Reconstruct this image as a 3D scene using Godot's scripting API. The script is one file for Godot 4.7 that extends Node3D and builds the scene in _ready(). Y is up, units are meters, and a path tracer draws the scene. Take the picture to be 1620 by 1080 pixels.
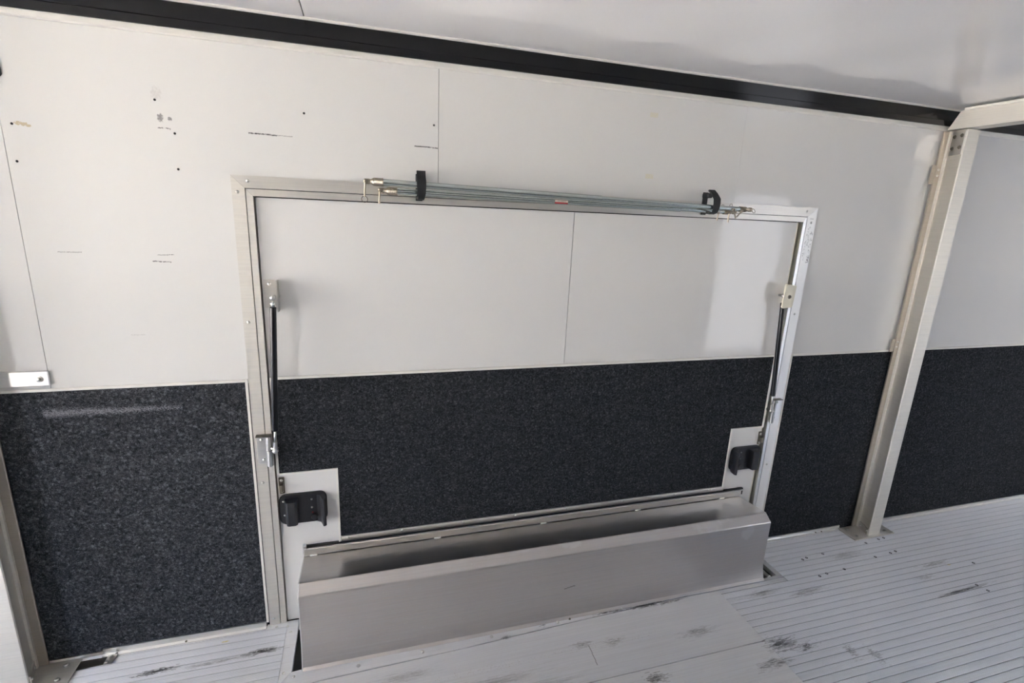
extends Node3D

# ---------------------------------------------------------------- shape helpers
var org := Vector3.ZERO            # base of the thing being built: shapes are written in world metres
var uv_u := Vector3.ZERO
var uv_v := Vector3.ZERO
var uv_o := Vector2.ZERO
var taken := {}
var rng := RandomNumberGenerator.new()
var M := {}

func numbered(called: String, parent: Node) -> String:
	var key := str(parent.get_instance_id()) + called
	var n: int = taken.get(key, 0)
	taken[key] = n + 1
	return called if n == 0 else "%s_%03d" % [called, n]

func mb() -> SurfaceTool:
	var st := SurfaceTool.new()
	st.begin(Mesh.PRIMITIVE_TRIANGLES)
	st.set_smooth_group(-1)
	return st

func vert(st: SurfaceTool, p: Vector3) -> void:
	st.set_uv(Vector2(p.dot(uv_u) + uv_o.x, p.dot(uv_v) + uv_o.y))
	st.add_vertex(p - org)

func tri(st: SurfaceTool, a: Vector3, b: Vector3, c: Vector3) -> void:   # a, b, c anticlockwise seen from outside
	vert(st, a); vert(st, c); vert(st, b)

func quad(st: SurfaceTool, a: Vector3, b: Vector3, c: Vector3, d: Vector3) -> void:
	tri(st, a, b, c); tri(st, a, c, d)

func planar(x0: float, x1: float, y0: float, y1: float, across := Vector3(1, 0, 0), up := Vector3(0, 1, 0)) -> void:
	uv_u = across / (x1 - x0)
	uv_v = -up / (y1 - y0)
	uv_o = Vector2(-x0 / (x1 - x0), y1 / (y1 - y0))

# box with chamfered edges
func bx(st: SurfaceTool, x0: float, x1: float, y0: float, y1: float, z0: float, z1: float, c := 0.0, turned := Transform3D.IDENTITY) -> void:
	var m := Vector3(x0 + x1, y0 + y1, z0 + z1) / 2
	var h := Vector3(x1 - x0, y1 - y0, z1 - z0) / 2
	c = min(c, min(h.x, min(h.y, h.z)) * 0.9)
	var f := func(p: Vector3) -> Vector3: return turned * p
	if c <= 0.0:
		c = 0.0
	for ax in 3:
		var u := (ax + 1) % 3
		var w := (ax + 2) % 3
		for s: int in [-1, 1]:
			var q := []
			for k: Array in [[-1, -1], [1, -1], [1, 1], [-1, 1]]:
				var p := m
				p[ax] += s * h[ax]
				p[u] += k[0] * (h[u] - c)
				p[w] += k[1] * (h[w] - c)
				q.append(f.call(p))
			if s < 0: q.reverse()
			quad(st, q[0], q[1], q[2], q[3])
		if c > 0.0:
			for a: int in [-1, 1]:
				for b: int in [-1, 1]:
					var e := []
					for k: Array in [[0, -1], [0, 1], [1, 1], [1, -1]]:
						var p := m
						p[ax] += k[1] * (h[ax] - c)
						p[u] += a * (h[u] - (c if k[0] == 1 else 0.0))
						p[w] += b * (h[w] - (0.0 if k[0] == 1 else c))
						e.append(f.call(p))
					if a * b < 0: e.reverse()
					e.reverse()
					quad(st, e[0], e[1], e[2], e[3])
	if c > 0.0:
		for a: int in [-1, 1]:
			for b: int in [-1, 1]:
				for d: int in [-1, 1]:
					var s := Vector3(a, b, d)
					var q := []
					for ax in 3:
						var p := m + s * (h - Vector3(c, c, c))
						p[ax] += s[ax] * c
						q.append(f.call(p))
					if a * b * d < 0: q.reverse()
					tri(st, q[0], q[1], q[2])

# polygon (in the axes u, v from o) swept along w
func prism(st: SurfaceTool, poly: PackedVector2Array, o: Vector3, u: Vector3, v: Vector3, w: Vector3, smooth := false) -> void:
	var p := poly.duplicate()
	if Geometry2D.is_polygon_clockwise(p) == (u.cross(v).dot(w) > 0): p.reverse()
	var n := p.size()
	var idx := Geometry2D.triangulate_polygon(p)
	var flip := u.cross(v).dot(w) < 0
	for i in range(0, idx.size(), 3):
		var a := p[idx[i]]
		var b := p[idx[i + 1]]
		var c := p[idx[i + 2]]
		var cw := (b - a).cross(c - a) < 0
		if cw != flip:
			var t := b
			b = c; c = t
		var A := o + u * a.x + v * a.y
		var B := o + u * b.x + v * b.y
		var C := o + u * c.x + v * c.y
		tri(st, A + w, B + w, C + w)
		tri(st, A, C, B)
	if smooth: st.set_smooth_group(1)
	for i in n:
		var a := o + u * p[i].x + v * p[i].y
		var j := (i + 1) % n
		var b := o + u * p[j].x + v * p[j].y
		quad(st, a, b, b + w, a + w)
	st.set_smooth_group(-1)

func across(n: Vector3) -> Array:
	var a := n.cross(Vector3.UP if absf(n.y) < 0.9 else Vector3.RIGHT).normalized()
	return [a, n.cross(a).normalized()]

# turned shape: profile of (radius, height) about an axis
func lathe(st: SurfaceTool, base: Vector3, axis: Vector3, prof: Array, seg := 14) -> void:
	var n := axis.normalized()
	var ab := across(n)
	var g := 2
	st.set_smooth_group(g)
	for i in prof.size() - 1:
		var p: Vector2 = prof[i]
		var q: Vector2 = prof[i + 1]
		if i > 0 and absf((q - p).angle_to(p - prof[i - 1])) > 0.75:
			g += 1
			st.set_smooth_group(g)
		for k in seg:
			var t0 := TAU * k / seg
			var t1 := TAU * (k + 1) / seg
			var d0: Vector3 = ab[0] * cos(t0) + ab[1] * sin(t0)
			var d1: Vector3 = ab[0] * cos(t1) + ab[1] * sin(t1)
			var a := base + n * p.y + d0 * p.x
			var b := base + n * p.y + d1 * p.x
			var c := base + n * q.y + d1 * q.x
			var d := base + n * q.y + d0 * q.x
			if p.x > 1e-6: tri(st, a, b, c)
			if q.x > 1e-6: tri(st, a, c, d)
	st.set_smooth_group(-1)

func rod(st: SurfaceTool, a: Vector3, b: Vector3, r: float, seg := 14, bevel := 0.0) -> void:
	var l := a.distance_to(b)
	lathe(st, a, b - a, [Vector2(0, 0), Vector2(r - bevel, 0), Vector2(r, bevel), Vector2(r, l - bevel), Vector2(r - bevel, l), Vector2(0, l)], seg)

# round wire along points
func wire(st: SurfaceTool, pts: Array, r: float, closed := false, seg := 8) -> void:
	st.set_smooth_group(1)
	var n := pts.size()
	var rings := []
	var side := Vector3.ZERO
	for i in n:
		var d: Vector3 = (pts[(i + 1) % n] - pts[(i + n - 1) % n]) if closed else (pts[mini(i + 1, n - 1)] - pts[maxi(i - 1, 0)])
		d = d.normalized()
		side = across(d)[0] if side == Vector3.ZERO else (side - d * side.dot(d)).normalized()
		var o := d.cross(side)
		var ring := []
		for k in seg: ring.append(pts[i] + (side * cos(TAU * k / seg) + o * sin(TAU * k / seg)) * r)
		rings.append(ring)
	for i in (n if closed else n - 1):
		var p: Array = rings[i]
		var q: Array = rings[(i + 1) % n]
		for k in seg:
			var l := (k + 1) % seg
			quad(st, p[k], p[l], q[l], q[k])
	st.set_smooth_group(-1)
	if not closed:
		for k in range(1, seg - 1):
			tri(st, rings[0][0], rings[0][k + 1], rings[0][k])
			tri(st, rings[n - 1][0], rings[n - 1][k], rings[n - 1][k + 1])

func ring_points(c: Vector3, n: Vector3, r: float, k := 20) -> Array:
	var ab := across(n.normalized())
	var out := []
	for i in k: out.append(c + (ab[0] * cos(TAU * i / k) + ab[1] * sin(TAU * i / k)) * r)
	return out

func ball(st: SurfaceTool, c: Vector3, r: float, axis := Vector3.UP) -> void:
	var prof := []
	for i in 9: prof.append(Vector2(r * sin(PI * i / 8.0), -r * cos(PI * i / 8.0)))
	lathe(st, c, axis, prof, 14)

# strap of a thickness along a path of (z, y), w wide about x
func strap(st: SurfaceTool, path: Array, x0: float, x1: float, thick: float, taper := []) -> void:
	var n := path.size()
	for i in n - 1:
		pass
	var a := []
	var b := []
	for i in n:
		var d: Vector2 = (path[mini(i + 1, n - 1)] - path[maxi(i - 1, 0)])
		d = d.normalized()
		var m := Vector2(-d.y, d.x) * thick / 2
		a.append(path[i] + m)
		b.append(path[i] - m)
	var mid := (x0 + x1) / 2
	var p := func(v: Vector2, i: int, s: float) -> Vector3:
		var h: float = (x1 - x0) / 2 * (taper[i] if taper.size() > i else 1.0)
		return Vector3(mid + s * h, v.y, v.x)
	for i in n - 1:
		st.set_smooth_group(1)
		quad(st, p.call(a[i], i, -1), p.call(a[i + 1], i + 1, -1), p.call(a[i + 1], i + 1, 1), p.call(a[i], i, 1))
		st.set_smooth_group(2)
		quad(st, p.call(b[i], i, 1), p.call(b[i + 1], i + 1, 1), p.call(b[i + 1], i + 1, -1), p.call(b[i], i, -1))
		st.set_smooth_group(-1)
		quad(st, p.call(a[i], i, 1), p.call(a[i + 1], i + 1, 1), p.call(b[i + 1], i + 1, 1), p.call(b[i], i, 1))
		quad(st, p.call(b[i], i, -1), p.call(b[i + 1], i + 1, -1), p.call(a[i + 1], i + 1, -1), p.call(a[i], i, -1))
	quad(st, p.call(a[0], 0, 1), p.call(b[0], 0, 1), p.call(b[0], 0, -1), p.call(a[0], 0, -1))
	quad(st, p.call(b[n - 1], n - 1, 1), p.call(a[n - 1], n - 1, 1), p.call(a[n - 1], n - 1, -1), p.call(b[n - 1], n - 1, -1))

# ---------------------------------------------------------------- objects
func tag(o: Node, label: String, category := "", group := "", kind := "") -> Node:
	if label: o.set_meta("label", label)
	if category: o.set_meta("category", category)
	if group: o.set_meta("group", group)
	if kind: o.set_meta("kind", kind)
	return o

func thing(called: String, label: String, category: String, at: Vector3, group := "", kind := "") -> Node3D:
	var o := Node3D.new()
	o.name = numbered(called, self)
	add_child(o, true)
	o.position = at
	org = at
	return tag(o, label, category, group, kind)

func obj(called: String, st: SurfaceTool, m: Material, parent: Node, label := "") -> MeshInstance3D:
	st.generate_normals()
	var o := MeshInstance3D.new()
	o.name = numbered(called, parent)
	o.mesh = st.commit()
	o.material_override = m
	parent.add_child(o, true)
	if label: o.set_meta("label", label)
	return o

func part_box(called: String, parent: Node, m: Material, x0: float, x1: float, y0: float, y1: float, z0: float, z1: float, c := 0.001, label := "") -> MeshInstance3D:
	var st := mb()
	bx(st, x0, x1, y0, y1, z0, z1, c)
	return obj(called, st, m, parent, label)

func rivet(parent: Node, at: Vector3, n := Vector3(0, 0, 1), r := 0.005, m: Material = null, called := "rivet") -> MeshInstance3D:
	var st := mb()
	lathe(st, at - n * 0.001, n, [Vector2(r, 0), Vector2(r, r * 0.25), Vector2(r * 0.85, r * 0.55), Vector2(r * 0.5, r * 0.8), Vector2(0, r * 0.9)], 12)
	return obj(called, st, m if m else M.bolt, parent)

func bolt(parent: Node, at: Vector3, n := Vector3(0, 0, 1), r := 0.008, m: Material = null) -> MeshInstance3D:
	var st := mb()
	lathe(st, at - n * 0.001, n, [Vector2(r * 1.35, 0), Vector2(r * 1.35, r * 0.25), Vector2(r * 0.9, r * 0.3)], 14)
	lathe(st, at, n, [Vector2(r * 0.9, r * 0.3), Vector2(r * 0.9, r * 0.85), Vector2(r * 0.7, r), Vector2(0, r)], 6)
	return obj("bolt", st, m if m else M.bolt, parent)

func poly(a: Array) -> PackedVector2Array:
	var p := PackedVector2Array()
	for i in range(0, a.size(), 2): p.append(Vector2(a[i], a[i + 1]))
	return p

func sheet(called: String, parent: Node, m: Material, outline: Array, z0: float, z1: float, label := "") -> MeshInstance3D:
	var st := mb()
	prism(st, poly(outline), Vector3(0, 0, z0), Vector3.RIGHT, Vector3.UP, Vector3(0, 0, z1 - z0))
	return obj(called, st, m, parent, label)

# ---------------------------------------------------------------- textures: grain, fibres, stains
func canvas(w: int, h: int, c: Color) -> Image:
	var im := Image.create(w, h, false, Image.FORMAT_RGB8)
	im.fill(c)
	return im

func dab(im: Image, x: int, y: int, c: Color, a: float) -> void:
	if x < 0 or y < 0 or x >= im.get_width() or y >= im.get_height() or a <= 0.0: return
	im.set_pixel(x, y, im.get_pixel(x, y).lerp(c, minf(a, 1.0)))

# a patch of dirt or wear with a broken, grainy outline
func patch(im: Image, cx: float, cy: float, rx: float, ry: float, turn: float, c: Color, a: float, n: FastNoiseLite, hard := 2.0) -> void:
	var r := int(maxf(rx, ry)) + 2
	var cs := cos(turn)
	var sn := sin(turn)
	for y in range(-r, r + 1):
		for x in range(-r, r + 1):
			var u := (x * cs + y * sn) / rx
			var v := (-x * sn + y * cs) / ry
			var d := 1.0 - (u * u + v * v)
			if d <= 0.0: continue
			var g := n.get_noise_2d(cx + x, cy + y) * 0.9 + d * 0.8 - 0.25 + rng.randf() * 0.25
			if g > 0.0: dab(im, int(cx) + x, int(cy) + y, c, a * minf(1.0, g * hard))

# scuff marks: many short drag strokes, thickest in the middle
func smudge(im: Image, cx: float, cy: float, rx: float, ry: float, turn: float, c: Color, a: float) -> void:
	var n := int(rx * ry * 0.55) + 12
	for i in n:
		var u := rng.randfn(0.0, 0.42) * rx
		var v := rng.randfn(0.0, 0.42) * ry
		var x := cx + u * cos(turn) - v * sin(turn)
		var y := cy + u * sin(turn) + v * cos(turn)
		var l := rng.randi_range(2, 3 + int(rx * 0.3))
		var b := a * rng.randf_range(0.10, 0.42)
		for k in l: dab(im, int(x + k * cos(turn)), int(y + k * sin(turn)), c, b)

func tex(im: Image) -> ImageTexture:
	im.generate_mipmaps()
	return ImageTexture.create_from_image(im)

func noise(f: float, s: int, oct := 3) -> FastNoiseLite:
	var n := FastNoiseLite.new()
	n.seed = s
	n.frequency = f
	n.fractal_octaves = oct
	return n

func fibres(im: Image, count: int, lo: float, hi: float, tint: Color) -> void:
	var w := im.get_width()
	var h := im.get_height()
	for i in count:
		var x := rng.randf() * w
		var y := rng.randf() * h
		var t := rng.randf() * TAU
		var l := rng.randi_range(3, 9)
		var v := lerpf(lo, hi, pow(rng.randf(), 2.2))
		var c := Color(v * tint.r, v * tint.g, v * tint.b)
		for k in l:
			dab(im, posmod(int(x + cos(t) * k), w), posmod(int(y + sin(t) * k), h), c, 0.75)
			t += rng.randf_range(-0.25, 0.25)

func clumps(im: Image, count: int, r: float, lo: float, hi: float, tint: Color) -> void:
	var w := im.get_width()
	var h := im.get_height()
	for i in count:
		var x := rng.randf() * w
		var y := rng.randf() * h
		var v := lerpf(lo, hi, pow(rng.randf(), 1.8))
		var c := Color(v * tint.r, v * tint.g, v * tint.b)
		for k in 26:
			var px := x + rng.randfn(0.0, r)
			var py := y + rng.randfn(0.0, r)
			var t := rng.randf() * TAU
			for q in 4: dab(im, posmod(int(px + cos(t) * q), w), posmod(int(py + sin(t) * q), h), c, 0.5)

func streaks(im: Image, count: int, lo: float, hi: float, a: float, long: int) -> void:
	var w := im.get_width()
	var h := im.get_height()
	for i in count:
		var x := rng.randi() % w
		var y := rng.randi() % h
		var v := lerpf(lo, hi, rng.randf())
		for k in rng.randi_range(long / 3, long): dab(im, (x + k) % w, y, Color(v, v, v), a)

func mat(c: Color, rough: float, metal := 0.0, t: Texture2D = null, spec := 0.5) -> StandardMaterial3D:
	var m := StandardMaterial3D.new()
	m.albedo_color = c
	m.roughness = rough
	m.metallic = metal
	m.metallic_specular = spec
	if t: m.albedo_texture = t
	return m

func tri_map(m: StandardMaterial3D, size: float) -> StandardMaterial3D:
	m.uv1_triplanar = true
	m.uv1_world_triplanar = true
	m.uv1_scale = Vector3.ONE / size
	return m

func materials() -> void:
	# carpet: fibres of several greys
	var im := canvas(1024, 1024, Color(0.165, 0.170, 0.185))
	fibres(im, 120000, 0.11, 0.50, Color(0.97, 0.99, 1.06))
	clumps(im, 6500, 3.6, 0.09, 0.42, Color(0.97, 0.99, 1.06))
	M.carpet = tri_map(mat(Color(1.0, 1.0, 0.98), 1.0, 0.0, tex(im), 0.1), 0.62)
	# the worn carpet beside the flat bar: x -1.12..-0.37, y 0..1.02, 0.75 mm to the pixel
	var wn := noise(0.03, 5)
	var wf := noise(0.2, 6)
	im = canvas(1000, 1360, Color(0.195, 0.20, 0.225))
	fibres(im, 160000, 0.12, 0.58, Color(0.97, 0.99, 1.05))
	clumps(im, 12000, 3.2, 0.10, 0.50, Color(0.97, 0.99, 1.05))
	var lint := Color(0.52, 0.52, 0.55)
	for i in 9000:   # rubbed stripe
		var t := rng.randf()
		var x := 205.0 + 505.0 * t + rng.randf_range(-8, 8)
		var y := 118.0 + 4.0 * t + rng.randfn(0.0, 11.0) * (1.0 - 0.45 * t)
		if wf.get_noise_2d(x * 0.5, y * 1.2) + 0.32 - t * 0.42 > 0.0:
			for k in 4: dab(im, int(x) + k, int(y) + (k / 3), lint, 0.5)
	for i in 7000:
		var x := 200.0 + rng.randf() * 480.0
		var y := 34.0 + rng.randfn(0.0, 10.0)
		if wn.get_noise_2d(x, y * 2) > 0.06: dab(im, int(x), int(y), lint, 0.45)
	for i in 9000:
		var x := 410.0 + rng.randf() * 500.0
		var y := 380.0 + rng.randfn(0.0, 14.0)
		if wn.get_noise_2d(x, y) > -0.02: dab(im, int(x), int(y), lint, 0.40)
	for i in 24000:
		var x := rng.randf() * 1000.0
		var y := rng.randf() * 1360.0
		if wn.get_noise_2d(x * 0.3, y * 0.3) > 0.12: dab(im, int(x), int(y), lint, 0.4)
	M.carpet_worn = mat(Color(1.0, 1.0, 0.98), 1.0, 0.0, tex(im), 0.1)
	# white wall sheets, with the screw holes and scuffs of the two middle ones: x -1.0..1.6, y 1.0..2.06
	im = canvas(2048, 836, Color(0.87, 0.865, 0.85))
	var s := 2048.0 / 2.6
	var at := func(x: float, y: float) -> Vector2: return Vector2((x + 1.0) * s, (2.06 - y) * 836.0 / 1.06)
	var ink := Color(0.06, 0.055, 0.05)
	var fine := noise(0.15, 11)
	for p: Array in [[-0.558, 1.88], [-0.516, 1.792], [-0.517, 1.69], [-0.152, 1.881], [0.2555, 1.881], [-0.909, 1.786], [-0.913, 1.686]]:
		var q: Vector2 = at.call(p[0], p[1])
		for y in range(-3, 4):
			for x in range(-3, 4):
				if x * x + y * y < 7.5: dab(im, int(q.x) + x, int(q.y) + y, ink, 0.95)
	var scuff := func(x0: float, y0: float, x1: float, y1: float, w: float, a: float) -> void:
		var p: Vector2 = at.call(x0, y0)
		var q: Vector2 = at.call(x1, y1)
		var l := int(p.distance_to(q) * 2)
		for i in l:
			var t := float(i) / l
			var g := fine.get_noise_2d(p.x + i, p.y) + 0.45
			for k in int(ceil(w)):
				if g > 0.05 and rng.randf() < 0.9: dab(im, int(lerpf(p.x, q.x, t)), int(lerpf(p.y, q.y, t)) + k + rng.randi_range(0, 1), ink, a * minf(1, g * 2))
	scuff.call(-0.315, 1.811, -0.235, 1.810, 2.0, 0.7)
	scuff.call(-0.25, 1.810, -0.19, 1.809, 1.0, 0.35)
	scuff.call(0.19, 1.811, 0.268, 1.810, 2.0, 0.6)
	scuff.call(-0.557, 1.806, -0.525, 1.805, 1.5, 0.35)
	scuff.call(-0.857, 1.437, -0.795, 1.437, 1.0, 0.3)
	scuff.call(-0.60, 1.433, -0.555, 1.434, 1.0, 0.4)
	scuff.call(-0.615, 1.414, -0.565, 1.412, 2.0, 0.4)
	scuff.call(-0.70, 1.18, -0.66, 1.18, 1.0, 0.12)
	var q0: Vector2 = at.call(-0.549, 1.833)
	patch(im, q0.x, q0.y, 7, 11, 0.0, Color(0.3, 0.29, 0.28), 0.5, fine, 3.0)
	q0 = at.call(-0.553, 1.898)
	patch(im, q0.x, q0.y, 14, 17, 0.0, Color(0.66, 0.64, 0.62), 0.22, fine, 1.5)
	q0 = at.call(-0.525, 1.831)
	patch(im, q0.x, q0.y, 5, 5, 0.0, Color(0.3, 0.29, 0.28), 0.5, fine, 3.0)
	q0 = at.call(-0.885, 1.787)   # torn paint by the first hole
	patch(im, q0.x, q0.y, 18, 5, 0.15, Color(0.74, 0.68, 0.55), 0.8, fine, 4.0)
	for p: Array in [[1.085, 1.987], [1.091, 1.766]]:   # glue left by tape
		var q: Vector2 = at.call(p[0], p[1])
		for y in range(-6, 7):
			for x in range(-13, 14):
				if fine.get_noise_2d(q.x + x * 3, q.y + y * 3) > -0.1: dab(im, int(q.x) + x, int(q.y) + y, Color(0.86, 0.83, 0.70), 0.7)
	M.panel_marked = mat(Color(1, 1, 1), 0.07, 0.0, tex(im), 0.5)
	M.panel = mat(Color(0.87, 0.865, 0.85), 0.07)
	M.panel_far = mat(Color(0.93, 0.925, 0.91), 0.07)
	M.ceiling = mat(Color(0.97, 0.965, 0.96), 0.07)
	M.white_trim = mat(Color(0.88, 0.87, 0.84), 0.3)
	M.cream = mat(Color(0.88, 0.86, 0.78), 0.4)
	M.black_gloss = mat(Color(0.05, 0.053, 0.065), 0.11, 0.0, null, 0.42)
	M.black_plastic = mat(Color(0.13, 0.13, 0.145), 0.38)
	M.rubber = mat(Color(0.10, 0.10, 0.105), 0.55)
	M.strut_black = mat(Color(0.09, 0.09, 0.10), 0.28)
	M.dark = mat(Color(0.10, 0.10, 0.10), 0.9)
	M.red = mat(Color(0.60, 0.06, 0.08), 0.5)
	# mill aluminium: fine drawn lines
	im = canvas(512, 512, Color(0.92, 0.915, 0.905))
	streaks(im, 3000, 0.86, 0.96, 0.35, 220)
	var grain := tex(im)
	M.alu = tri_map(mat(Color(0.90, 0.89, 0.87), 0.38, 1.0, grain), 0.5)
	M.alu_post = tri_map(mat(Color(0.93, 0.92, 0.895), 0.60, 1.0, grain), 0.5)
	M.alu_bright = tri_map(mat(Color(1, 1, 1), 0.30, 1.0, grain), 0.5)
	M.bolt = mat(Color(0.78, 0.78, 0.76), 0.28, 1.0)
	M.alu_dull = tri_map(mat(Color(0.76, 0.73, 0.69), 0.42, 1.0, grain), 0.5)
	M.zinc = mat(Color(0.74, 0.77, 0.75), 0.27, 1.0)
	M.nickel = mat(Color(0.60, 0.565, 0.51), 0.34, 1.0)
	M.steel_dark = mat(Color(0.46, 0.44, 0.40), 0.42, 1.0)
	# box cover: smears and drip marks on dull aluminium: x -0.25..1.78 across, y (with z) down the face
	var bn := noise(0.02, 21, 4)
	im = canvas(1024, 256, Color(0.82, 0.80, 0.785))
	streaks(im, 2600, 0.75, 0.88, 0.22, 160)
	var pale := Color(0.97, 0.97, 0.97)
	for p: Array in [[520, 50, 30, 16], [430, 47, 34, 9], [735, 45, 26, 10], [850, 60, 40, 28], [905, 48, 30, 14], [330, 45, 18, 6], [955, 90, 20, 22]]:
		patch(im, p[0], p[1], p[2], p[3], 0.1, pale, 0.30, bn, 2.0)
	for i in 140: dab(im, rng.randi() % 1024, rng.randi() % 256, pale, 0.7)
	for i in 24: dab(im, 510 + i, 150 - i / 6, ink, 0.6)
	M.box_metal = mat(Color(0.94, 0.94, 0.94), 0.31, 1.0, tex(im))
	# floor: x -1.3..3.3, z 0..1
	var fn := noise(0.025, 31, 4)
	im = canvas(2048, 446, Color(0.90, 0.905, 0.91))
	streaks(im, 9000, 0.82, 0.95, 0.20, 300)
	var fs := 2048.0 / 4.6
	var soot := Color(0.16, 0.155, 0.15)
	for p: Array in [[-0.735, 0.128, 34, 6, 1.0], [-0.40, 0.126, 34, 7, 0.7], [-0.37, 0.122, 20, 5, 0.5], [-0.55, 0.135, 50, 5, 0.2], [0.665, 0.252, 8, 7, 0.9], [0.50, 0.283, 10, 4, 0.5], [0.98, 0.256, 50, 4, 0.8], [1.12, 0.262, 46, 5, 0.8], [1.25, 0.268, 40, 4, 0.5], [0.78, 0.385, 26, 8, 0.25], [0.90, 0.40, 24, 10, 0.2], [1.26, 0.44, 40, 12, 0.2], [0.98, 0.585, 24, 9, 0.8], [1.55, 0.57, 34, 16, 0.6], [1.64, 0.61, 26, 10, 0.5], [1.45, 0.64, 36, 10, 0.4], [1.80, 0.67, 12, 18, 0.4], [1.88, 0.71, 12, 24, 0.35], [1.9, 0.36, 50, 10, 0.22], [2.55, 0.42, 30, 8, 0.2], [2.70, 0.36, 50, 7, 0.2], [2.62, 0.53, 90, 4, 0.45], [2.3, 0.2, 60, 16, 0.10], [1.68, 0.32, 50, 9, 0.2], [0.1, 0.36, 60, 12, 0.10], [0.4, 0.46, 80, 12, 0.10], [0.5, 0.52, 100, 14, 0.08]]:
		smudge(im, (p[0] + 1.3) * fs, p[1] * 446.0, p[2], p[3], -0.03, soot, p[4])
	for i in 40: dab(im, int(2.105 * fs) - i / 16, int(0.395 * 446) + i, soot, 0.5)
	for i in 120: dab(im, int((1.5 + rng.randf() * 0.9) * fs), int(0.39 * 446 + rng.randf() * 10), Color(0.45, 0.36, 0.30), 0.22)
	for p: Array in [[-0.52, 0.045, 8, 2], [2.78, 0.38, 6, 2]]:
		patch(im, (p[0] + 1.3) * fs, p[1] * 446.0, p[2], p[3], 0.0, Color(0.85, 0.74, 0.35), 0.7, fn, 3.0)
	var ft := tex(im)
	M.floor_rib = mat(Color(0.93, 0.935, 0.945), 0.47, 0.62, ft)
	M.floor_plate = mat(Color(0.95, 0.952, 0.955), 0.5, 0.55, ft)
	# chipped white edge rail
	im = canvas(64, 1024, Color(0.92, 0.92, 0.91))
	for i in 40:
		var y := 45 + rng.randi() % 100
		var x := rng.randi_range(10, 60)
		for k in rng.randi_range(2, 10): dab(im, x + rng.randi_range(-4, 4), y + rng.randi_range(-2, 2), ink, 0.85)
	for k in 90: dab(im, 48 + rng.randi_range(-4, 12), 134 + rng.randi_range(-9, 10), ink, 0.9)
	for k in 24: dab(im, 20 + k, 28, ink, 0.4)
	M.rail_chipped = mat(Color(1, 1, 1), 0.35, 0.35, tex(im))
	im = canvas(48, 20, Color(0.88, 0.82, 0.76))
	im.fill_rect(Rect2i(0, 13, 48, 7), Color(0.66, 0.05, 0.08))
	im.fill_rect(Rect2i(0, 0, 48, 2), Color(0.30, 0.18, 0.15))
	for i in 90: dab(im, rng.randi_range(8, 40), rng.randi_range(3, 10), Color(0.35, 0.30, 0.26), 0.5)
	M.sticker = mat(Color(1, 1, 1), 0.5, 0.0, tex(im))
	M.shed = tri_map(mat(Color(0.21, 0.225, 0.25), 0.7), 2.0)
	M.ground = tri_map(mat(Color(0.70, 0.68, 0.65), 0.95), 2.0)

# ---------------------------------------------------------------- the place
const ZF := 2.45        # inner face of the opposite wall
const YC := 2.148       # ceiling
const X0 := -6.6
const X1 := 10.5

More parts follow.
